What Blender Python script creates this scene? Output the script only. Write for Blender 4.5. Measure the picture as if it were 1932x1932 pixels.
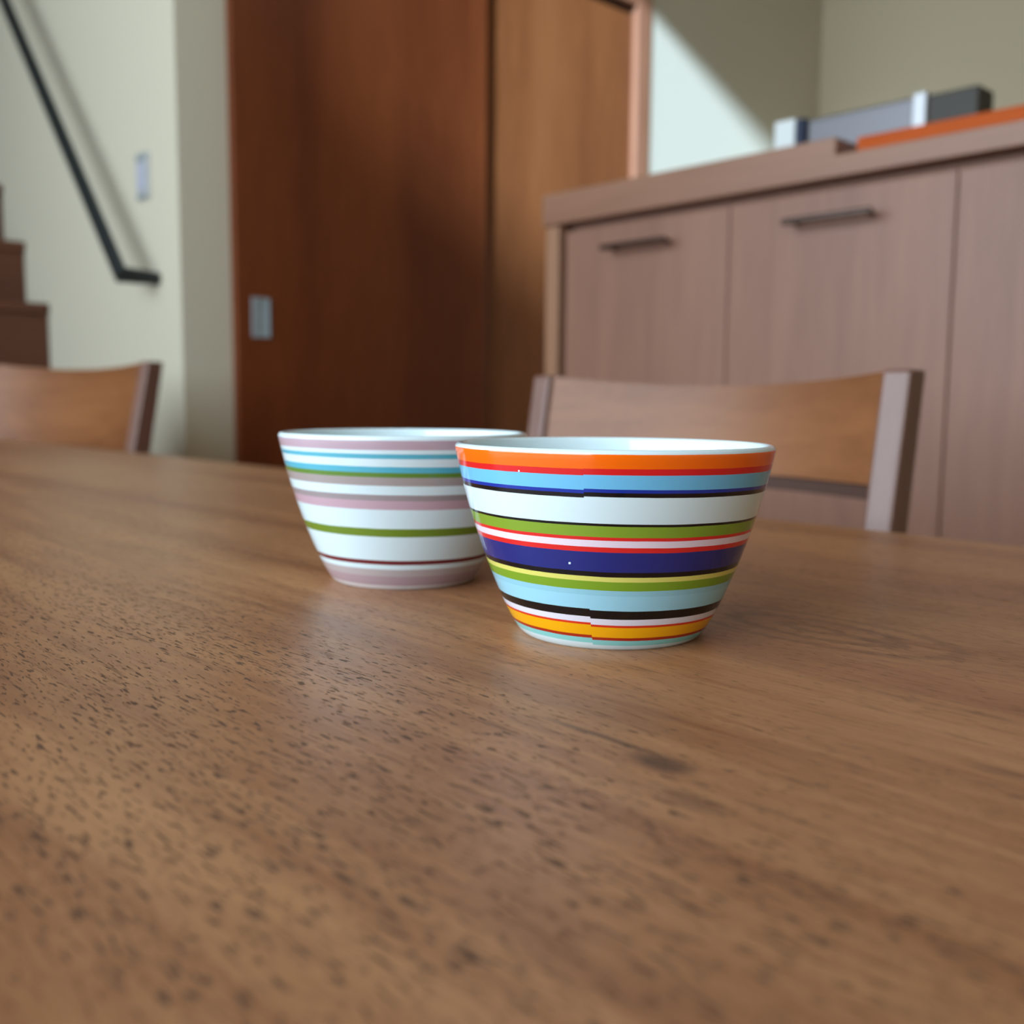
import bpy, bmesh, math
from mathutils import Vector, Matrix

# ------------------------------------------------------------------ clear
for o in list(bpy.data.objects):
    bpy.data.objects.remove(o, do_unlink=True)
scene = bpy.context.scene
COL = scene.collection
PI = math.pi

# ------------------------------------------------------------------ camera
TABLE_Z = 0.70
FPX, HEAD, ROLL = 1907.356, math.radians(47.1117), 0.00827
PITCH = math.atan((966 - 755.73) / FPX)
F0 = Vector((math.cos(HEAD), math.sin(HEAD), 0))
R0 = Vector((math.sin(HEAD), -math.cos(HEAD), 0))
UZ = Vector((0, 0, 1))
FW = F0 * math.cos(PITCH) - UZ * math.sin(PITCH)
U0 = UZ * math.cos(PITCH) + F0 * math.sin(PITCH)
RT = R0 * math.cos(ROLL) + U0 * math.sin(ROLL)
UP = U0 * math.cos(ROLL) - R0 * math.sin(ROLL)
cam_d = bpy.data.cameras.new('camera')
cam = bpy.data.objects.new('camera', cam_d)
COL.objects.link(cam)
m = Matrix((RT, UP, -FW)).transposed().to_4x4()
m.translation = Vector((0, 0, TABLE_Z + 0.08379))
cam.matrix_world = m
cam_d.sensor_fit = 'HORIZONTAL'
cam_d.sensor_width = 36.0
cam_d.lens = FPX / 1932 * 36.0
cam_d.clip_start = 0.01
cam_d.clip_end = 60
cam_d.dof.use_dof = True
cam_d.dof.focus_distance = 0.325
cam_d.dof.aperture_fstop = 9.5
scene.camera = cam

# ------------------------------------------------------------------ world, sun, window light, exposure
world = bpy.data.worlds.new('world')
scene.world = world
world.use_nodes = True
bg = world.node_tree.nodes['Background']
bg.inputs['Color'].default_value = (0.62, 0.80, 1.0, 1)
bg.inputs['Strength'].default_value = 0.7

SUN_DIR = Vector((1.0, 0.5, -0.44)).normalized()
sun_d = bpy.data.lights.new('sun', 'SUN')
sun_d.energy = 11.0
sun_d.angle = math.radians(5.0)
sun_d.color = (0.77, 1.0, 1.32)
sun = bpy.data.objects.new('sun', sun_d)
sun.rotation_euler = SUN_DIR.to_track_quat('-Z', 'Y').to_euler()
sun.location = (-6, -3, 6)
COL.objects.link(sun)

WX = -1.60                                   # plane of the window wall
W1 = (-0.75, 2.85, 0.72, 2.60)               # big window: y0, y1, z0, z1
win_d = bpy.data.lights.new('window_daylight', 'AREA')
win_d.shape = 'RECTANGLE'
win_d.size = W1[3] - W1[2] - 0.1
win_d.size_y = W1[1] - W1[0] - 0.1
win_d.energy = 116.0
win_d.color = (0.84, 1.0, 1.13)
win = bpy.data.objects.new('window_daylight', win_d)
win.location = (WX + 0.03, (W1[0] + W1[1]) / 2, (W1[2] + W1[3]) / 2)
win.rotation_euler = (0, -PI / 2, 0)
COL.objects.link(win)

vs = scene.view_settings
vs.view_transform = 'Standard'
vs.look = 'None'
vs.exposure = 0.0
vs.gamma = 1.0
vs.use_curve_mapping = False

# ------------------------------------------------------------------ helpers
def lin(r, g, b):
    f = lambda c: (c / 255) / 12.92 if c <= 10.3 else ((c / 255 + 0.055) / 1.055) ** 2.4
    return (f(r), f(g), f(b), 1.0)

class MB:
    def __init__(self):
        self.bm = bmesh.new()
    def box(self, x0, x1, y0, y1, z0, z1):
        v = [self.bm.verts.new((x, y, z)) for x in (x0, x1) for y in (y0, y1) for z in (z0, z1)]
        for f in ((0, 1, 3, 2), (4, 6, 7, 5), (0, 4, 5, 1), (2, 3, 7, 6), (0, 2, 6, 4), (1, 5, 7, 3)):
            self.bm.faces.new([v[i] for i in f])
        return self
    def hexa(self, pts):
        """8 points: bottom 4 (ccw), top 4"""
        v = [self.bm.verts.new(p) for p in pts]
        for f in ((3, 2, 1, 0), (4, 5, 6, 7), (0, 1, 5, 4), (1, 2, 6, 5), (2, 3, 7, 6), (3, 0, 4, 7)):
            self.bm.faces.new([v[i] for i in f])
        return self
    def tube(self, path, r, n=16, flat=1.0):
        path = [Vector(p) for p in path]
        rings = []
        up = Vector((0, 0, 1))
        for i, p in enumerate(path):
            a = (path[i] - path[i - 1]).normalized() if i else (path[1] - path[0]).normalized()
            b = (path[i + 1] - path[i]).normalized() if i < len(path) - 1 else a
            t = (a + b).normalized()
            k = 1.0 / max(0.5, t.dot(a))
            ref = up if abs(t.z) < 0.98 else Vector((1, 0, 0))
            s = t.cross(ref).normalized()
            u = s.cross(t).normalized()
            rings.append([self.bm.verts.new(p + s * (math.cos(q) * r * flat) + u * (math.sin(q) * r * k))
                          for q in [2 * PI * j / n for j in range(n)]])
        for a, b in zip(rings, rings[1:]):
            for j in range(n):
                self.bm.faces.new((a[j], a[(j + 1) % n], b[(j + 1) % n], b[j]))
        self.bm.faces.new(rings[0][::-1])
        self.bm.faces.new(rings[-1])
        return self
    def lathe(self, prof, n=128):
        rings = []
        for r, z in prof:
            if r < 1e-6:
                rings.append([self.bm.verts.new((0, 0, z))])
            else:
                rings.append([self.bm.verts.new((r * math.cos(2 * PI * j / n), r * math.sin(2 * PI * j / n), z)) for j in range(n)])
        for a, b in zip(rings, rings[1:]):
            for j in range(n):
                k = (j + 1) % n
                if len(a) == 1 and len(b) > 1:
                    self.bm.faces.new((a[0], b[k], b[j]))
                elif len(b) == 1 and len(a) > 1:
                    self.bm.faces.new((a[j], a[k], b[0]))
                else:
                    self.bm.faces.new((a[j], a[k], b[k], b[j]))
        return self
    def grid(self, P):
        """closed slab from two grids front/back: P[side][i][j]"""
        V = [[[self.bm.verts.new(p) for p in row] for row in side] for side in P]
        ni, nj = len(P[0]), len(P[0][0])
        for s, side in enumerate(V):
            for i in range(ni - 1):
                for j in range(nj - 1):
                    q = [side[i][j], side[i + 1][j], side[i + 1][j + 1], side[i][j + 1]]
                    self.bm.faces.new(q if s == 0 else q[::-1])
        a, b = V
        for i in range(ni - 1):
            for j in (0, nj - 1):
                q = [a[i][j], b[i][j], b[i + 1][j], a[i + 1][j]]
                self.bm.faces.new(q)
        for j in range(nj - 1):
            for i in (0, ni - 1):
                q = [a[i][j], a[i][j + 1], b[i][j + 1], b[i][j]]
                self.bm.faces.new(q)
        return self
    def build(self, name, mat, parent=None, bevel=0.0, smooth=False, loc=None, segs=2):
        bm = self.bm
        bmesh.ops.recalc_face_normals(bm, faces=bm.faces)
        if bevel:
            es = [e for e in bm.edges if len(e.link_faces) == 2 and e.calc_face_angle(0) > 0.6]
            bmesh.ops.bevel(bm, geom=es, offset=bevel, segments=segs, profile=0.5, affect='EDGES')
        me = bpy.data.meshes.new(name)
        bm.to_mesh(me)
        bm.free()
        me.materials.append(mat)
        if smooth:
            for p in me.polygons:
                p.use_smooth = True
            if smooth != 'all':
                me.set_sharp_from_angle(angle=math.radians(40))
        o = bpy.data.objects.new(name, me)
        COL.objects.link(o)
        if parent:
            o.parent = parent
        if loc:
            o.location = loc
        return o

def box(name, mat, x0, x1, y0, y1, z0, z1, parent=None, bevel=0.0):
    return MB().box(x0, x1, y0, y1, z0, z1).build(name, mat, parent, bevel)

def tag(o, label=None, cat=None, group=None, kind=None):
    if label: o['label'] = label
    if cat: o['category'] = cat
    if group: o['group'] = group
    if kind: o['kind'] = kind
    return o

def empty(name, loc, rz=0.0):
    o = bpy.data.objects.new(name, None)
    o.empty_display_size = 0.1
    o.location = loc
    o.rotation_euler = (0, 0, rz)
    COL.objects.link(o)
    return o

def struct(name, mat, *b, bevel=0.0, parent=None):
    return tag(box(name, mat, *b, bevel=bevel, parent=parent), kind=None if parent else 'structure')

# ------------------------------------------------------------------ materials
class NT:
    def __init__(self, name):
        self.m = bpy.data.materials.new(name)
        self.m.use_nodes = True
        self.t = self.m.node_tree
        self.b = self.t.nodes['Principled BSDF']
        self.out = self.t.nodes['Material Output']
    def n(self, typ, **kw):
        nd = self.t.nodes.new(typ)
        for k, v in kw.items():
            if k.startswith('i_'):
                nd.inputs[k[2:].replace('_', ' ')].default_value = v
            else:
                setattr(nd, k, v)
        return nd
    def l(self, a, b):
        self.t.links.new(a, b)
    def math(self, op, a, b=None, clamp=False):
        nd = self.n('ShaderNodeMath', operation=op, use_clamp=clamp)
        for i, v in enumerate((a, b)):
            if v is None: continue
            if isinstance(v, (int, float)): nd.inputs[i].default_value = v
            else: self.l(v, nd.inputs[i])
        return nd.outputs[0]
    def ss(self, v, a, b):
        """smoothstep from a to b"""
        nd = self.n('ShaderNodeMapRange', interpolation_type='SMOOTHSTEP')
        nd.inputs['From Min'].default_value = a
        nd.inputs['From Max'].default_value = b
        self.l(v, nd.inputs['Value'])
        return nd.outputs['Result']
    def mix(self, f, a, b, mode='MIX'):
        nd = self.n('ShaderNodeMix', data_type='RGBA', blend_type=mode)
        for s, v in ((nd.inputs['Factor'], f), (nd.inputs['A'], a), (nd.inputs['B'], b)):
            if isinstance(v, (int, float)): s.default_value = v
            elif isinstance(v, tuple): s.default_value = v
            else: self.l(v, s)
        return nd.outputs['Result']
    def noise(self, vec, scale, detail=3.0, rough=0.55, dist=0.0):
        nd = self.n('ShaderNodeTexNoise')
        nd.inputs['Scale'].default_value = scale
        nd.inputs['Detail'].default_value = detail
        nd.inputs['Roughness'].default_value = rough
        nd.inputs['Distortion'].default_value = dist
        self.l(vec, nd.inputs['Vector'])
        return nd.outputs['Fac']
    def mapv(self, vec, scale, loc=(0, 0, 0)):
        nd = self.n('ShaderNodeMapping')
        nd.inputs['Scale'].default_value = scale
        nd.inputs['Location'].default_value = loc
        self.l(vec, nd.inputs['Vector'])
        return nd.outputs[0]

def plain(name, col, rough=0.5, metal=0.0, bump=0.0, bscale=200.0, spec=0.5):
    k = NT(name)
    k.b.inputs['Roughness'].default_value = rough
    k.b.inputs['Metallic'].default_value = metal
    k.b.inputs['Specular IOR Level'].default_value = spec
    tc = k.n('ShaderNodeTexCoord')
    nz = k.noise(tc.outputs['Object'], bscale, 4)
    dark = tuple(c * 0.93 for c in col[:3]) + (1,)
    k.l(k.mix(nz, dark, col), k.b.inputs['Base Color'])
    if bump:
        bp = k.n('ShaderNodeBump')
        bp.inputs['Strength'].default_value = bump
        bp.inputs['Distance'].default_value = 0.001
        k.l(nz, bp.inputs['Height'])
        k.l(bp.outputs[0], k.b.inputs['Normal'])
    return k.m

def wood(name, c0, c1, axis=2, rough=0.38, seed=0.0, big=5.0, spec=0.5, coat=0.0):
    """straight-grained veneer; axis = direction of the grain"""
    k = NT(name)
    tc = k.n('ShaderNodeTexCoord')
    sc = [1.0, 1.0, 1.0]; sc[axis] = 0.09
    v = k.mapv(tc.outputs['Object'], tuple(sc), (seed, seed * 1.7, seed * 0.6))
    a = k.noise(v, big, 2, 0.5, 0.6)
    b = k.noise(v, 60.0, 3, 0.6, 0.3)
    sc2 = [1.0, 1.0, 1.0]; sc2[axis] = 0.03
    v2 = k.mapv(tc.outputs['Object'], tuple(sc2))
    c = k.noise(v2, 420.0, 2)
    t = k.math('ADD', k.math('MULTIPLY', a, 0.55), k.math('ADD', k.math('MULTIPLY', b, 0.3), k.math('MULTIPLY', c, 0.15)))
    t = k.ss(t, 0.3, 0.7)
    k.l(k.mix(t, c0, c1), k.b.inputs['Base Color'])
    k.b.inputs['Roughness'].default_value = rough
    k.b.inputs['Specular IOR Level'].default_value = spec
    k.b.inputs['Coat Weight'].default_value = coat
    bp = k.n('ShaderNodeBump')
    bp.inputs['Strength'].default_value = 0.15
    bp.inputs['Distance'].default_value = 0.0006
    k.l(c, bp.inputs['Height'])
    k.l(bp.outputs[0], k.b.inputs['Normal'])
    return k.m

def table_wood(name):
    """open-pored brown wood, grain along local Y, local Z = 0 at the surface"""
    k = NT(name)
    tc = k.n('ShaderNodeTexCoord')
    P = tc.outputs['Object']
    sep = k.n('ShaderNodeSeparateXYZ'); k.l(P, sep.inputs[0])
    X, Y = sep.outputs[0], sep.outputs[1]
    # slow wander of the grain
    wob = k.noise(k.mapv(P, (6.0, 1.6, 1.0)), 1.0, 2)
    xw = k.math('ADD', X, k.math('MULTIPLY', k.math('SUBTRACT', wob, 0.5), 0.035))
    # a cathedral figure beside the bowl: rings squeezed along the grain
    dx = k.math('MULTIPLY', k.math('SUBTRACT', X, 0.335), 1.0)
    dy = k.math('MULTIPLY', k.math('SUBTRACT', Y, 0.195), 0.42)
    d = k.math('SQRT', k.math('ADD', k.math('MULTIPLY', dx, dx), k.math('MULTIPLY', dy, dy)))
    near = k.math('SUBTRACT', 1.0, k.ss(d, 0.006, 0.04))
    xw = k.math('ADD', xw, k.math('MULTIPLY', near, k.math('MULTIPLY', d, 1.2)))
    comb = k.n('ShaderNodeCombineXYZ')
    k.l(xw, comb.inputs[0]); k.l(k.math('MULTIPLY', Y, 0.06), comb.inputs[1])
    G = comb.outputs[0]
    broad = k.noise(G, 22.0, 2, 0.5)
    mid = k.noise(G, 130.0, 3, 0.6)
    fine = k.noise(G, 620.0, 2, 0.6)
    t = k.math('ADD', k.math('MULTIPLY', broad, 0.45), k.math('ADD', k.math('MULTIPLY', mid, 0.35), k.math('MULTIPLY', fine, 0.2)))
    t = k.ss(t, 0.36, 0.64)
    col = k.mix(t, lin(136, 87, 55), lin(174, 124, 83))
    # reddish heart band and paler stretch
    red = k.noise(k.mapv(P, (7.0, 1.2, 1.0), (3.1, 0.4, 0)), 1.0, 2)
    col = k.mix(k.math('MULTIPLY', k.ss(red, 0.5, 0.75), 0.35), col, lin(158, 101, 67))
    # open pores: short dark dashes along the grain, in bands
    pv = k.mapv(P, (1000.0, 150.0, 1.0))
    pn = k.noise(pv, 1.0, 2.0, 0.5, 0.4)
    band = k.math('SUBTRACT', k.ss(X, 0.015, 0.06), k.math('MULTIPLY', k.ss(X, 0.15, 0.235), 0.75))
    bn = k.noise(k.mapv(P, (55.0, 5.0, 1.0)), 1.0, 2)
    dens = k.math('ADD', k.math('MULTIPLY', band, 0.13), k.math('MULTIPLY', k.math('SUBTRACT', bn, 0.5), 0.16))
    th = k.math('SUBTRACT', 0.715, dens)
    pore = k.ss(k.math('SUBTRACT', pn, th), 0.0, 0.05)
    pv2 = k.mapv(P, (1500.0, 120.0, 1.0), (5.3, 1.1, 0))
    pn2 = k.noise(pv2, 1.0, 1.0)
    pore2 = k.math('MULTIPLY', k.ss(k.math('ADD', pn2, k.math('MULTIPLY', k.math('SUBTRACT', bn, 0.5), 0.25)), 0.62, 0.72), 0.55)
    pv3 = k.mapv(P, (420.0, 42.0, 1.0), (1.7, 2.9, 0))
    pn3 = k.noise(pv3, 1.0, 3.0, 0.6, 0.5)
    pore3 = k.math('MULTIPLY', k.ss(pn3, 0.56, 0.74), 0.42)
    pore2 = k.math('MAXIMUM', pore2, pore3)
    pores = k.math('MAXIMUM', k.math('MULTIPLY', pore, 0.8), pore2)
    col = k.mix(pores, col, lin(54, 34, 26))
    # one dark mineral streak with a small knot
    def blob(cx, cy, rx, ry, soft):
        ax = k.math('DIVIDE', k.math('SUBTRACT', xw2, cx), rx)
        ay = k.math('DIVIDE', k.math('SUBTRACT', Y, cy), ry)
        dd = k.math('SQRT', k.math('ADD', k.math('MULTIPLY', ax, ax), k.math('MULTIPLY', ay, ay)))
        return k.math('SUBTRACT', 1.0, k.ss(dd, 1.0 - soft, 1.0 + soft))
    n3 = k.noise(k.mapv(P, (120.0, 40.0, 1.0)), 1.0, 2)
    xw2 = k.math('ADD', X, k.math('MULTIPLY', k.math('SUBTRACT', n3, 0.5), 0.004))
    s1 = k.math('MULTIPLY', blob(0.1815, 0.143, 0.0042, 0.008, 0.6), 0.75)
    s2 = k.math('MULTIPLY', blob(0.1845, 0.162, 0.0012, 0.022, 0.6), 0.6)
    s3 = k.math('MULTIPLY', blob(0.334, 0.172, 0.003, 0.006, 0.7), 0.5)
    s4 = k.math('MULTIPLY', blob(0.168, 0.124, 0.003, 0.008, 0.8), 0.4)
    st = k.math('MAXIMUM', k.math('MAXIMUM', s1, s2), k.math('MAXIMUM', s3, s4))
    col = k.mix(st, col, lin(58, 34, 26))
    # cathedral rings
    ring = k.n('ShaderNodeTexWave', wave_type='RINGS', rings_direction='SPHERICAL', wave_profile='SIN')
    cv = k.n('ShaderNodeCombineXYZ'); k.l(dx, cv.inputs[0]); k.l(dy, cv.inputs[1])
    k.l(cv.outputs[0], ring.inputs['Vector'])
    ring.inputs['Scale'].default_value = 34.0
    ring.inputs['Distortion'].default_value = 2.6
    ring.inputs['Detail Scale'].default_value = 14.0
    rr = k.math('MULTIPLY', k.ss(ring.outputs['Fac'], 0.45, 0.95), k.math('SUBTRACT', 1.0, k.ss(d, 0.018, 0.036)))
    col = k.mix(k.math('MULTIPLY', rr, 0.4), col, lin(74, 44, 30))
    k.l(col, k.b.inputs['Base Color'])
    rg = k.math('ADD', 0.30, k.math('MULTIPLY', mid, 0.12))
    k.l(k.math('ADD', rg, k.math('MULTIPLY', pores, 0.3)), k.b.inputs['Roughness'])
    k.b.inputs['Specular IOR Level'].default_value = 0.5
    h = k.math('SUBTRACT', k.math('MULTIPLY', fine, 0.25), pores)
    bp = k.n('ShaderNodeBump')
    bp.inputs['Strength'].default_value = 0.35
    bp.inputs['Distance'].default_value = 0.0003
    k.l(h, bp.inputs['Height'])
    k.l(bp.outputs[0], k.b.inputs['Normal'])
    return k.m

def plaster(name, col):
    return plain(name, col, rough=0.85, bump=0.25, bscale=140.0, spec=0.2)

def glaze(name, bands, seam=False):
    """glossy white ceramic with printed stripes by height (local Z)"""
    k = NT(name)
    tc = k.n('ShaderNodeTexCoord')
    sep = k.n('ShaderNodeSeparateXYZ'); k.l(tc.outputs['Object'], sep.inputs[0])
    X, Y, Z = sep.outputs
    S = k.math('ADD', k.math('MULTIPLY', X, R0.x), k.math('MULTIPLY', Y, R0.y))     # along the seam side
    T = k.math('ADD', k.math('MULTIPLY', X, -F0.x), k.math('MULTIPLY', Y, -F0.y))
    z = k.math('ADD', Z, k.math('MULTIPLY', S, k.math('MULTIPLY', k.math('SUBTRACT', 1.0, k.ss(Z, 0.056, 0.066)), 0.011)))                              # print sits slightly askew
    if seam:
        ang = k.math('ARCTAN2', S, T)
        left = k.math('LESS_THAN', ang, -0.262)
        up = k.math('MULTIPLY', k.math('MULTIPLY', k.ss(Z, 0.046, 0.054), k.math('SUBTRACT', 1.0, k.ss(Z, 0.057, 0.066))), 0.0004)
        dn = k.math('MULTIPLY', k.math('SUBTRACT', 1.0, k.ss(Z, 0.010, 0.024)), -0.0007)
        dz = k.math('ADD', up, dn)
        z = k.math('ADD', z, k.math('MULTIPLY', left, dz))
    wob = k.noise(k.mapv(tc.outputs['Object'], (60, 60, 60)), 1.0, 2)
    z = k.math('ADD', z, k.math('MULTIPLY', k.math('SUBTRACT', wob, 0.5), 0.0003))
    H = 0.072
    ramp = k.n('ShaderNodeValToRGB')
    cr = ramp.color_ramp
    cr.interpolation = 'CONSTANT'
    while len(cr.elements) > 1:
        cr.elements.remove(cr.elements[-1])
    cr.elements[0].position = 0.0
    cr.elements[0].color = bands[0][1]
    prev = bands[0][0]
    for top, c in bands[1:]:
        e = cr.elements.new(prev / H)
        e.color = c
        prev = top
    e = cr.elements.new(prev / H)
    e.color = WHITE
    k.l(k.math('DIVIDE', z, H), ramp.inputs[0])
    col = ramp.outputs[0]
    # the stripes are outside only
    rad = k.math('SQRT', k.math('ADD', k.math('MULTIPLY', X, X), k.math('MULTIPLY', Y, Y)))
    geo = k.n('ShaderNodeAttribute', attribute_name='outside')
    col = k.mix(geo.outputs['Fac'], WHITE, col)
    if seam:
        # a pin-prick in the navy band and a small pale maker's mark at the far left
        def dot(s0, z0, r):
            a = k.math('SUBTRACT', S, s0); b = k.math('SUBTRACT', Z, z0)
            dd = k.math('SQRT', k.math('ADD', k.math('MULTIPLY', a, a), k.math('MULTIPLY', b, b)))
            return k.math('MULTIPLY', k.math('LESS_THAN', dd, r), k.math('GREATER_THAN', T, 0.0))
        sp = k.math('MAXIMUM', dot(-0.0178, 0.0316, 0.0004), dot(-0.0345, 0.0614, 0.0003))
        az = k.math('MULTIPLY', k.math('ADD', ang, 1.40), 1.0)
        inb = k.math('MULTIPLY', k.math('LESS_THAN', k.math('ABSOLUTE', az), 0.13),
                     k.math('LESS_THAN', k.math('ABSOLUTE', k.math('SUBTRACT', Z, 0.0345)), 0.0032))
        w = k.n('ShaderNodeTexWave', wave_type='BANDS', bands_direction='X')
        cv = k.n('ShaderNodeCombineXYZ')
        k.l(ang, cv.inputs[0]); k.l(k.math('MULTIPLY', Z, 6.0), cv.inputs[1])
        k.l(cv.outputs[0], w.inputs['Vector'])
        w.inputs['Scale'].default_value = 5.5
        w.inputs['Distortion'].default_value = 3.0
        mk = k.math('MULTIPLY', inb, k.math('GREATER_THAN', w.outputs['Fac'], 0.8))
        col = k.mix(k.math('MAXIMUM', sp, k.math('MULTIPLY', mk, 0.7)), col, WHITE)
    k.l(col, k.b.inputs['Base Color'])
    k.b.inputs['Roughness'].default_value = 0.08
    k.b.inputs['Specular IOR Level'].default_value = 0.55
    k.b.inputs['Subsurface Weight'].default_value = 0.0
    return k.m

WHITE = (0.71, 0.855, 0.90, 1)
M = {}
M['wall'] = plaster('off_white_plaster', (0.62, 0.575, 0.45, 1))
M['wall_kitchen'] = plaster('beige_plaster', (0.62, 0.535, 0.385, 1))
M['wall_back'] = plaster('warm_brown_plaster', (0.80, 0.66, 0.47, 1))
M['ceiling'] = plaster('warm_ceiling_board', (0.50, 0.42, 0.32, 1))
M['floor'] = wood('oak_floor_boards', lin(160, 118, 80), lin(196, 150, 106), axis=1, rough=0.4, big=4)
M['table'] = table_wood('brown_table_wood')
M['table_leg'] = wood('table_leg_wood', lin(98, 60, 38), lin(138, 90, 60), axis=2)
M['door'] = wood('sliding_door_veneer', lin(90, 40, 17), lin(120, 60, 28), axis=2, rough=0.42, seed=2.2, big=4, spec=0.3)
M['door_pale'] = wood('pale_sliding_door_veneer', lin(112, 62, 32), lin(144, 87, 49), axis=2, rough=0.42, seed=6.1, big=4, spec=0.3)
M['frame'] = wood('door_frame_wood', lin(140, 92, 66), lin(160, 110, 82), axis=2, rough=0.5, seed=1.0)
M['cab'] = wood('cabinet_veneer', lin(128, 89, 72), lin(149, 108, 88), axis=2, rough=0.46, seed=4.4, big=6, spec=0.5)
M['cab_end'] = wood('cabinet_end_wood', lin(138, 98, 72), lin(160, 118, 90), axis=2, rough=0.45)
M['gap_shade'] = plain('gap_shade_brown', lin(70, 42, 30), 0.7)  # dark brown that puts the shade of gaps into the colour
M['cab_body'] = plain('cabinet_carcass_wood', lin(128, 88, 70), 0.6)
M['worktop'] = wood('worktop_wood', lin(138, 98, 77), lin(158, 116, 92), axis=1, rough=0.42, seed=3.0, spec=0.5)
M['chair'] = wood('chair_frame_wood', lin(98, 64, 52), lin(122, 84, 70), axis=2, rough=0.40, seed=1.5, spec=0.7)
M['chair_back'] = wood('chair_back_veneer', lin(112, 66, 36), lin(142, 92, 56), axis=1, rough=0.36, seed=7.0, big=9, spec=0.38)
M['board'] = wood('orange_board_wood', lin(172, 74, 26), lin(196, 92, 36), axis=1, rough=0.7, spec=0.2)
M['stair'] = wood('stair_wood', lin(74, 36, 18), lin(96, 52, 28), axis=0, rough=0.6, seed=5.0)
M['black_iron'] = plain('black_iron', lin(22, 30, 30), 0.55)
M['steel'] = plain('brushed_steel', lin(116, 114, 118), 0.42, 0.8)
M['steel_bright'] = plain('bright_steel_trim', lin(205, 208, 214), 0.35, 0.2)
M['dark_panel'] = plain('dark_enamel_panel', lin(58, 54, 47), 0.55)
M['handle'] = plain('bronze_handle_metal', lin(104, 90, 84), 0.26, 0.9)
M['pull'] = plain('satin_nickel', lin(168, 180, 186), 0.45, 0.2)
M['pull_cup'] = plain('satin_nickel_cup', lin(160, 174, 180), 0.5, 0.2)
M['switch'] = plain('switch_plastic', lin(186, 188, 190), 0.4)
M['switch_rocker'] = plain('switch_rocker_plastic', lin(184, 186, 202), 0.35)
M['switch_dark'] = plain('switch_grey_plastic', lin(150, 158, 160), 0.4)
M['carton'] = plain('white_card', lin(226, 232, 232), 0.6)
M['navy'] = plain('navy_card', lin(28, 40, 66), 0.6)
M['sun_block'] = plain('white_sun_block', (0.85, 0.85, 0.84, 1), 0.9)
M['sash'] = plain('white_window_sash', (0.75, 0.75, 0.73, 1), 0.5)
g = NT('window_pane_glass')
tr = g.n('ShaderNodeBsdfTransparent'); tr.inputs[0].default_value = (0.95, 0.98, 0.98, 1)
gl = g.n('ShaderNodeBsdfGlossy'); gl.inputs['Roughness'].default_value = 0.02
mx = g.n('ShaderNodeMixShader'); mx.inputs[0].default_value = 0.06
g.l(tr.outputs[0], mx.inputs[1]); g.l(gl.outputs[0], mx.inputs[2]); g.l(mx.outputs[0], g.out.inputs[0])
M['glass'] = g.m

# ------------------------------------------------------------------ the room
DY = 2.35            # plane of the sliding-door wall
SX = 1.0946          # stair wall plane (faces -x)
EX = 3.915           # kitchen wall plane
H = 4.60             # ceiling over the open room
BACK, FAR = -2.4, 6.2
struct('floor', M['floor'], WX - 0.2, EX + 0.2, BACK - 0.2, FAR + 0.2, -0.12, 0.0)
struct('ceiling', M['ceiling'], WX - 0.2, EX + 0.2, BACK - 0.2, FAR + 0.2, H, H + 0.15)
struct('ceiling_kitchen', M['ceiling'], 2.10, EX, BACK, DY, 2.66, H - 0.02)
struct('shadow_edge_beam', M['wall'], 2.10, 2.22, BACK, DY, 2.425, 2.66)  # unseen beam added to cut the upper edge of the sun patch
struct('wall_back', M['wall_back'], WX - 0.2, EX + 0.2, BACK - 0.2, BACK, 0, H)
struct('wall_far', M['wall'], WX - 0.2, SX, FAR, FAR + 0.2, 0, H)
struct('wall_kitchen', M['wall_kitchen'], EX, EX + 0.2, BACK, DY + 0.3, 0, H)
# window wall with two openings
W2 = (-0.95, 0.70, 2.92, 4.40)
wl = MB()
T0, T1 = WX - 0.2, WX
wl.box(T0, T1, BACK, W1[0], 0, W1[3])
wl.box(T0, T1, W1[1], FAR, 0, W1[3])
wl.box(T0, T1, W1[0], W1[1], 0, W1[2])
wl.box(T0, T1, BACK, FAR, W1[3], W2[2])
wl.box(T0, T1, BACK, W2[0], W2[2], W2[3])
wl.box(T0, T1, W2[1], FAR, W2[2], W2[3])
wl.box(T0, T1, BACK, FAR, W2[3], H)
tag(wl.build('wall_left', M['wall']), kind='structure')

def window(name, Wd, nm, pane):
    e = empty(name, (WX, (Wd[0] + Wd[1]) / 2, Wd[2]))
    tag(e, kind='structure')
    y0, y1, z0, z1 = -(Wd[1] - Wd[0]) / 2, (Wd[1] - Wd[0]) / 2, 0.0, Wd[3] - Wd[2]
    f = MB()
    f.box(-0.12, -0.06, y0, y1, z0, z0 + 0.05).box(-0.12, -0.06, y0, y1, z1 - 0.05, z1)
    f.box(-0.12, -0.06, y0, y0 + 0.05, z0 + 0.05, z1 - 0.05).box(-0.12, -0.06, y1 - 0.05, y1, z0 + 0.05, z1 - 0.05)
    f.build('window_frame', M['sash'], e)
    n = nm
    step = (y1 - y0 - 0.1) / n
    for i in range(1, n):
        yy = y0 + 0.05 + i * step
        box('mullion', M['sash'], -0.115, -0.065, yy - 0.02, yy + 0.02, z0 + 0.05, z1 - 0.05, e)
    for i in range(n):
        ya = y0 + 0.05 + i * step + (0.02 if i else 0)
        yb = y0 + 0.05 + (i + 1) * step - (0.02 if i < n - 1 else 0)
        box('pane', M['glass'], -0.093, -0.087, ya, yb, z0 + 0.05, z1 - 0.05, e)
    return e
w1 = window('window_1', W1, 3, True)
box('sun_block_blind', M['sun_block'], -0.03, -0.02, -(W1[1] - W1[0]) / 2 + 0.005, (W1[1] - W1[0]) / 2 - 0.005, 0.005, W1[3] - W1[2] - 0.005, w1)  # unseen opaque blind added to keep the sun out of this window
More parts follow.
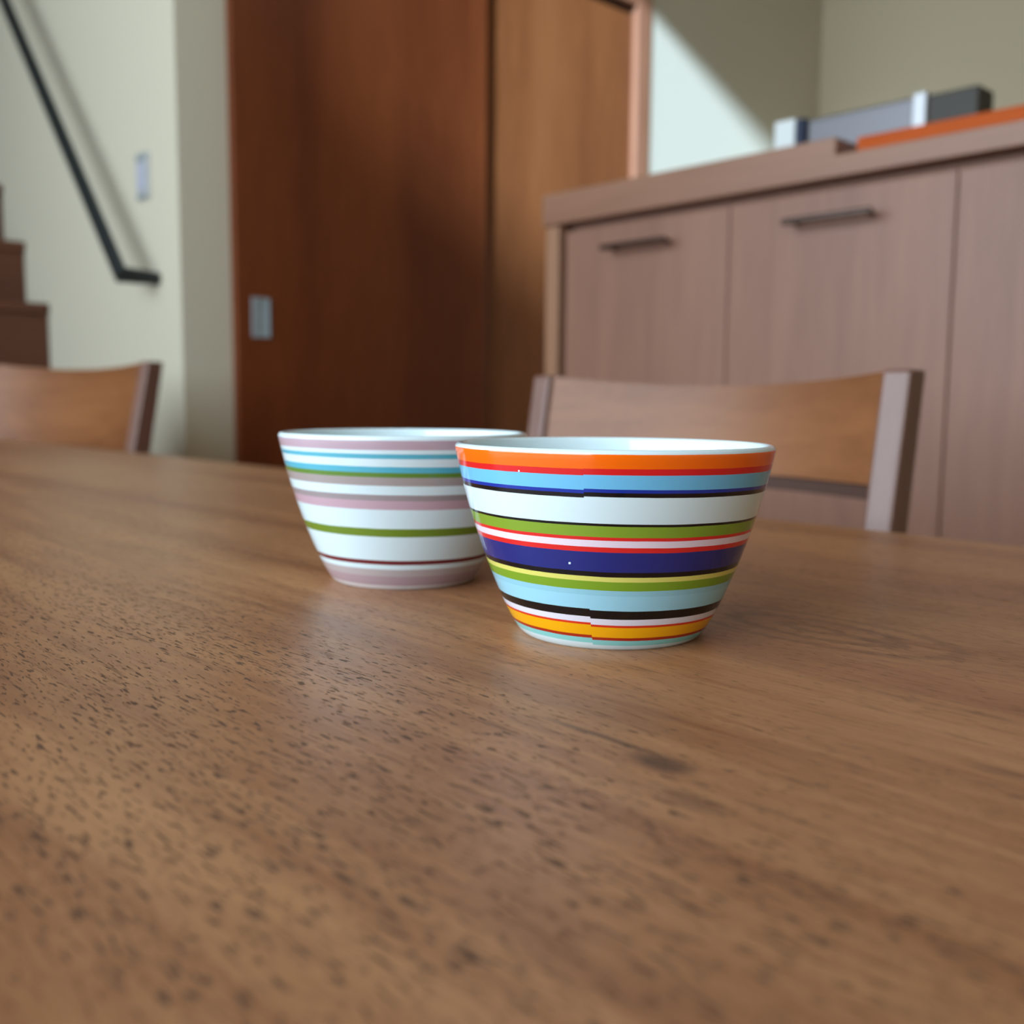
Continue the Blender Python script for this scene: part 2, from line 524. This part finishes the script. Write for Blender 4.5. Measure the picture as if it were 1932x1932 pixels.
window('window_2', W2, 1, True)

# door wall: left stub, pier above the doors, stretch to the kitchen corner
DX0, DX1, DTOP = 1.226, 2.735, 2.086
dw = MB()
dw.box(SX, DX0, DY, DY + 0.22, 0, H)
dw.box(DX0, 2.805, DY, DY + 0.22, DTOP + 0.07, H)
dw.box(2.805, EX, DY, DY + 0.22, 0, H)
tag(dw.build('wall_front', M['wall']), kind='structure')
sw = MB().box(SX, SX + 0.2, DY + 0.22, FAR + 0.2, 0, H)
tag(sw.build('wall_stair', M['wall']), kind='structure')
# door casing
struct('trim_1', M['frame'], DX1, 2.805, DY - 0.012, DY + 0.16, 0, DTOP + 0.07, bevel=0.002)
struct('trim_2', M['frame'], DX0, DX1, DY - 0.012, DY + 0.16, DTOP + 0.028, DTOP + 0.07, bevel=0.002)
struct('trim_3', M['gap_shade'], DX0, DX1, DY + 0.006, DY + 0.15, DTOP + 0.0125, DTOP + 0.028)  # track strip, dark colour stands in for the shadow gap over the doors
# sliding doors: left leaf runs in front of the right one
d1 = tag(box('door_1', M['door'], DX0, 2.047, DY - 0.024, DY + 0.004, 0.01, DTOP + 0.012, bevel=0.003), kind='structure')
d2 = tag(box('door_2', M['door_pale'], 1.99, DX1, DY + 0.010, DY + 0.040, 0.01, DTOP, bevel=0.003), kind='structure')
struct('trim_4', M['gap_shade'], DX0, DX1, DY + 0.13, DY + 0.20, 0, DTOP)
# recessed pull on the left leaf
pl = MB()
px, pz = 1.291, 0.986
pl.box(px - 0.0235, px - 0.019, DY - 0.030, DY - 0.023, pz - 0.049, pz + 0.049).box(px + 0.019, px + 0.0235, DY - 0.030, DY - 0.023, pz - 0.049, pz + 0.049)
pl.box(px - 0.019, px + 0.019, DY - 0.030, DY - 0.023, pz - 0.049, pz - 0.045).box(px - 0.019, px + 0.019, DY - 0.030, DY - 0.023, pz + 0.045, pz + 0.049)
dp = pl.build('door_pull', M['pull'], d1)
dp['label'] = 'satin metal recessed pull'
box('pull_cup', M['pull_cup'], px - 0.019, px + 0.019, DY - 0.0265, DY - 0.0235, pz - 0.045, pz + 0.045, dp)
# skirting
struct('baseboard_front', M['frame'], 2.805, EX, DY - 0.012, DY, 0, 0.07)
struct('baseboard_stair', M['frame'], SX + 0.0, DX0, DY - 0.012, DY, 0, 0.07)

# ------------------------------------------------------------------ staircase
st = empty('staircase', (SX, DY, 0))
tag(st, 'straight wooden staircase climbing beside the pale handrail wall', 'stairs')
RISE, y_ref, z_ref, RUN = 0.2045, 3.256 - DY, 1.066, 0.196
for k in range(-5, 9):
    zt = z_ref + k * RISE
    yr = y_ref + k * RUN
    if zt < 0.1:
        continue
    box('riser', M['stair'], -0.92, -0.003, yr + 0.014, yr + 0.03, max(0.0, zt - RISE), zt - 0.03, st)
    box('tread', M['stair'], -0.93, -0.002, yr, yr + RUN + 0.03, zt - 0.03, zt, st, bevel=0.004)

# ------------------------------------------------------------------ handrail and switch on the stair wall
RX = 1.00
hr = empty('handrail', (SX, 2.45, 1.0))
tag(hr, 'black iron handrail rising along the stair wall', 'handrail')
rel = lambda x, y, z: (x - SX, y - 2.45, z - 1.0)
slope = (1.909 - 1.076) / (3.214 - 2.449)
MB().tube([rel(SX - 0.0005, 2.474, 1.077), rel(RX, 2.474, 1.079), rel(RX, 4.6, 1.079 + slope * 2.126)], 0.0155, 16).build('rail', M['black_iron'], hr, smooth=True)
for yy in (3.55, 4.45):
    zz = 1.079 + slope * (yy - 2.474)
    MB().tube([rel(RX, yy, zz - 0.005), rel(RX, yy, zz - 0.05), rel(SX - 0.001, yy, zz - 0.055)], 0.006, 10).build('bracket', M['black_iron'], hr, smooth=True)

ls = empty('light_switch', (SX, 2.540, 1.333))
tag(ls, 'slim pale light switch on the stair wall above the handrail end', 'switch')
box('plate', M['switch'], -0.007, -0.0005, -0.034, 0.034, -0.056, 0.056, ls, bevel=0.002)
box('rocker', M['switch_rocker'], -0.012, -0.0065, -0.020, 0.020, -0.034, 0.030, ls, bevel=0.001)
box('end_cap', M['switch_dark'], -0.011, -0.0065, -0.026, 0.026, 0.038, 0.054, ls, bevel=0.001)
box('end_cap', M['switch_dark'], -0.011, -0.0065, -0.026, 0.026, -0.054, -0.044, ls, bevel=0.001)

# ------------------------------------------------------------------ cabinets and worktop
CX = 1.517
def handle(parent, y0, y1, z):
    h = MB().tube([(-0.028, y0, z), (-0.028, y1, z)], 0.0055, 12).build('handle', M['handle'], parent, smooth=True)
    h['label'] = 'slim metal bar handle'
    for yy in (y0 + 0.012, y1 - 0.012):
        MB().tube([(-0.028, yy, z), (0.001, yy, z)], 0.0042, 10).build('handle_post', M['handle'], h, smooth=True)
labels = ['brown wooden cabinet with pale end panel, nearest the sliding doors',
          'brown wooden cabinet in the middle of the row under the worktop',
          'brown wooden cabinet at the far end of the row from the sliding doors']
W = 0.4015
y_left = 1.482
for i in range(3):
    yl = y_left - i * W
    e = empty('kitchen_cabinet', (CX, yl - W / 2, 0))
    tag(e, labels[i], 'cabinet', 'kitchen cabinets under the worktop')
    h0, h1 = -W / 2, W / 2
    c = MB()
    c.box(0.030, 0.45, h0, h1, 0.0, 1.142)
    c.build('body', M['cab_body'], e)
    d = box('door', M['cab'], 0.004, 0.026, h0 + 0.0012, h1 - 0.0012, 0.09, 1.127, e, bevel=0.0015)
    yc = (1.38 + 1.208) / 2 - 0.017 - (y_left - W / 2)
    handle(d, yc - 0.078, yc + 0.078, 1.080)
    if i == 0:
        ep = box('side_panel', M['cab_end'], 0.0, 0.45, h1 + 0.0165, h1 + 0.054, 0.0, 1.142, e, bevel=0.002)
        ep['label'] = 'paler wooden end panel'
        box('gap_shade_strip', M['gap_shade'], 0.03, 0.45, h1, h1 + 0.0165, 0.0, 1.142, e)  # dark strip painting the shade in the gap beside the end panel
wt = empty('worktop', (CX, 1.54, 1.143))
tag(wt, 'long wooden worktop lying across the cabinets', 'worktop')
wb = MB()
prof = [(-1.30, 0.001), (0.002, 0.001), (0.002, 0.064), (-0.665, 0.064), (-0.665, 0.036), (-1.30, 0.036)]
va = [wb.bm.verts.new((-0.006, a, b)) for a, b in prof]
vb = [wb.bm.verts.new((0.50, a, b)) for a, b in prof]
wb.bm.faces.new(va); wb.bm.faces.new(vb[::-1])
for q in range(6):
    wb.bm.faces.new((va[q], vb[q], vb[(q + 1) % 6], va[(q + 1) % 6]))
wb.build('slab', M['worktop'], wt, bevel=0.002)
bd = MB().box(CX + 0.018, CX + 0.12, 0.24, 0.852, 1.1792, 1.206).build('serving_board', M['board'], None, bevel=0.003)
tag(bd, 'orange brown wooden board lying on the lower worktop', 'board')

ap = empty('countertop_appliance', (1.66, 0.86, 1.2072))
tag(ap, 'low steel appliance with bright trim and dark end on the worktop', 'appliance')
y = lambda v: v - 0.86
box('body', M['steel'], 0.0, 0.10, y(0.822), y(1.018), 0.0, 0.080, ap, bevel=0.004)
box('trim_strip', M['steel_bright'], -0.006, 0.10, y(0.799), y(0.8215), 0.0, 0.084, ap, bevel=0.003)
box('end_panel', M['dark_panel'], 0.0, 0.06, y(0.716), y(0.7985), 0.0, 0.078, ap, bevel=0.004)
ct = empty('small_carton', (1.66, 1.056, 1.2072))
tag(ct, 'small white and navy carton standing beside the steel appliance', 'carton')
box('body', M['carton'], 0.0, 0.05, -0.012, 0.030, 0.0, 0.088, ct, bevel=0.001)
box('side_flap', M['navy'], 0.001, 0.05, -0.030, -0.0125, 0.0, 0.086, ct, bevel=0.001)

# ------------------------------------------------------------------ dining table
TX0, TX1, TY0, TY1 = -0.22, 0.6335, -0.14, 2.14
tb = empty('dining_table', (0, 0, 0))
tag(tb, 'long brown wooden dining table carrying the two striped bowls', 'table')
tt = MB().box(TX0, TX1, TY0, TY1, -0.032, 0.0).build('table_top', M['table'], tb, bevel=0.004, segs=3)
tt.location = (0, 0, TABLE_Z)
for xa in (TX0 + 0.05, TX1 - 0.11):
    for ya in (TY0 + 0.06, TY1 - 0.56):
        box('leg', M['table_leg'], xa, xa + 0.06, ya, ya + 0.06, 0.0, TABLE_Z - 0.032, tb, bevel=0.003)
for xa in (TX0 + 0.07, TX1 - 0.09):
    box('apron', M['table_leg'], xa, xa + 0.02, TY0 + 0.12, TY1 - 0.56, TABLE_Z - 0.10, TABLE_Z - 0.032, tb)
for ya in (TY0 + 0.08, TY1 - 0.54):
    box('apron', M['table_leg'], TX0 + 0.11, TX1 - 0.11, ya, ya + 0.02, TABLE_Z - 0.10, TABLE_Z - 0.032, tb)

# ------------------------------------------------------------------ dining chairs
def make_chair(loc, rz, label, k=1.0, ZB=0.716, LEAN=0.165, WD=0.440, PD=0.038):
    """local: the chair faces -x; y runs along the back, y = 0 at the right-hand post (seen from the table)"""
    e = empty('dining_chair', loc, rz)
    e.scale = (1, 1, k)
    tag(e, label, 'chair', 'wooden dining chairs on the far side of the table')
    PT = 0.025
    ZT, ZS = 0.812, 0.43
    xb = lambda z: LEAN * (z - ZT)                       # front face of the posts
    for y0 in (0.0, WD - PT):
        b = MB()
        xs = xb(ZS)
        b.hexa([(xs, y0, ZS), (xs + PD, y0, ZS), (xs + PD, y0 + PT, ZS), (xs, y0 + PT, ZS),
                (0, y0, ZT), (PD * 0.75, y0, ZT), (PD * 0.75, y0 + PT, ZT), (0, y0 + PT, ZT)])
        b.build('back_post', M['chair'], e, bevel=0.003)
        b = MB()
        b.hexa([(xs + 0.03, y0, 0), (xs + 0.058, y0, 0), (xs + 0.058, y0 + PT, 0), (xs + 0.03, y0 + PT, 0),
                (xs, y0, ZS), (xs + PD, y0, ZS), (xs + PD, y0 + PT, ZS), (xs, y0 + PT, ZS)])
        b.build('leg', M['chair'], e, bevel=0.003)
        b = MB().box(xb(ZS) - 0.40, xb(ZS) - 0.368, y0, y0 + 0.032 if y0 == 0 else y0 + PT, 0, ZS)
        b.build('leg', M['chair'], e, bevel=0.003)
        box('side_rail', M['chair'], xb(ZS) - 0.37, xb(ZS) + 0.002, y0 + 0.004, y0 + PT - 0.004, ZS - 0.07, ZS - 0.01, e)
    # curved backrest board let in between the posts
    n, mz = 24, 8
    P = [[], []]
    for s in (0, 1):
        for i in range(n + 1):
            u = i / n
            yy = PT - 0.002 + u * (WD - 2 * PT + 0.004)
            bow = 0.040 * (1 - (2 * u - 1) ** 2)
            dip = 0.011 * (1 - (2 * u - 1) ** 2)
            row = []
            for j in range(mz + 1):
                z = ZB + (ZT - 0.001 - dip - ZB) * j / mz
                row.append((xb(z) + 0.006 + bow + s * 0.012, yy, z))
            P[s].append(row)
    MB().grid(P).build('backrest', M['chair_back'], e, smooth=True)
    # thin lower back rail, dark colour standing in for shade under the backrest
    P = [[], []]
    for s in (0, 1):
        for i in range(n + 1):
            u = i / n
            yy = PT - 0.002 + u * (WD - 2 * PT + 0.004)
            bow = 0.040 * (1 - (2 * u - 1) ** 2)
            P[s].append([(xb(z) + 0.010 + bow + s * 0.014, yy, z) for z in (ZB - 0.013, ZB - 0.001)])
    MB().grid(P).build('back_rail', M['gap_shade'], e, smooth=True)
    xs = xb(ZS)
    MB().box(xs - 0.405, xs - 0.002, 0.0, WD, ZS + 0.0005, ZS + 0.028).build('seat', M['chair_back'], e, bevel=0.008)
    box('front_rail', M['chair'], xs - 0.392, xs - 0.374, 0.03, WD - 0.03, ZS - 0.07, ZS - 0.01, e)
    return e
make_chair((0.800, 0.387, 0), 0.0, 'brown wooden dining chair tucked in front of the cabinets')
make_chair((0.835, 1.945, 0), math.radians(17), 'brown wooden dining chair standing in front of the staircase', 1.052, 0.64, 0.26, 0.52, 0.050)

# ------------------------------------------------------------------ bowls
OUT = [(0.0000, 0.0324), (0.0012, 0.0337), (0.0028, 0.0349), (0.0071, 0.0374), (0.0132, 0.0403), (0.0245, 0.0450),
       (0.0340, 0.0484), (0.0436, 0.0515), (0.0535, 0.0543), (0.0670, 0.05745)]
def cr_interp(z):
    p = OUT
    for i in range(len(p) - 1):
        if p[i][0] <= z <= p[i + 1][0]:
            break
    def tng(j):
        a, b = p[max(0, j - 1)], p[min(len(p) - 1, j + 1)]
        return (b[1] - a[1]) / (b[0] - a[0])
    h = p[i + 1][0] - p[i][0]
    t = (z - p[i][0]) / h
    return ((2 * t**3 - 3 * t**2 + 1) * p[i][1] + (t**3 - 2 * t**2 + t) * h * tng(i)
            + (-2 * t**3 + 3 * t**2) * p[i + 1][1] + (t**3 - t**2) * h * tng(i + 1))
def make_bowl(name, mat, loc, label):
    prof = [(0.0, 0.0016), (0.0255, 0.0016), (0.0270, 0.0004), (0.0290, 0.0)]
    N = 44
    outside = [(cr_interp(0.067 * (i / N) ** 1.25), 0.067 * (i / N) ** 1.25) for i in range(N + 1)]
    prof += outside
    n_out = len(prof)
    # rounded lip
    rc, zc, rr = 0.05745 - 0.00165, 0.0672, 0.00165
    for q in range(1, 9):
        a = PI * q / 9
        prof.append((rc + rr * math.cos(a), zc + rr * 1.05 * math.sin(a)))
    TH = 0.0034
    for i in range(40):
        z = 0.066 - (0.066 - 0.0075) * (i / 39)
        prof.append((cr_interp(z) - TH, z))
    prof += [(0.031, 0.0062), (0.024, 0.0056), (0.012, 0.0054), (0.0, 0.0054)]
    o = MB().lathe(prof, 160).build(name, mat, None, smooth='all', loc=loc)
    me = o.data
    at = me.attributes.new('outside', 'FLOAT', 'POINT')
    for i, v in enumerate(me.vertices):
        r = math.hypot(v.co.x, v.co.y)
        z = min(max(v.co.z, 0), 0.067)
        at.data[i].value = 1.0 if (r > cr_interp(z) - 0.0014 and v.co.z < 0.0690) else 0.0
    tag(o, label, 'bowl', 'small striped ceramic bowls')
    return o

B1 = [(.00188, WHITE), (.00374, lin(140, 212, 210)), (.00483, lin(176, 44, 22)), (.00873, lin(252, 178, 8)), (.00963, lin(222, 52, 26)),
      (.01202, lin(232, 228, 240)), (.01496, lin(16, 14, 16)), (.0204, lin(160, 216, 236)), (.02225, lin(150, 206, 224)),
      (.02553, lin(128, 164, 42)), (.02701, lin(226, 220, 112)), (.02875, lin(14, 13, 17)), (.03565, lin(36, 44, 122)),
      (.03727, lin(226, 42, 40)), (.03941, lin(240, 222, 236)), (.04066, lin(226, 42, 40)), (.04424, lin(132, 162, 48)),
      (.04524, lin(14, 13, 14)), (.05373, WHITE), (.05525, lin(14, 13, 18)), (.0563, lin(22, 50, 158)),
      (.06088, lin(112, 190, 232)), (.0629, lin(222, 30, 34)), (.0674, lin(255, 108, 8))]
B2 = [(.00225, lin(216, 212, 212)), (.0066, lin(176, 152, 158)), (.00991, lin(184, 172, 172)), (.01222, WHITE), (.01423, lin(112, 38, 44)), (.02507, WHITE),
      (.02873, lin(112, 138, 42)), (.03727, WHITE), (.04121, lin(196, 164, 176)), (.04367, lin(158, 146, 148)), (.0478, WHITE),
      (.05122, lin(168, 156, 154)), (.05316, lin(98, 136, 56)), (.05572, lin(88, 178, 202)), (.05913, WHITE),
      (.06128, lin(92, 178, 200)), (.06283, WHITE), (.0667, lin(190, 164, 176))]
M['glaze_bright'] = glaze('bright_striped_glaze', B1, True)
M['glaze_pastel'] = glaze('pastel_striped_glaze', B2)
make_bowl('ceramic_bowl', M['glaze_bright'], (0.27716, 0.24462, TABLE_Z), 'small bowl with vivid orange, navy, green and black stripes')
make_bowl('ceramic_bowl', M['glaze_pastel'], (0.28504, 0.38137, TABLE_Z), 'small white bowl with pastel mauve, teal and green stripes')
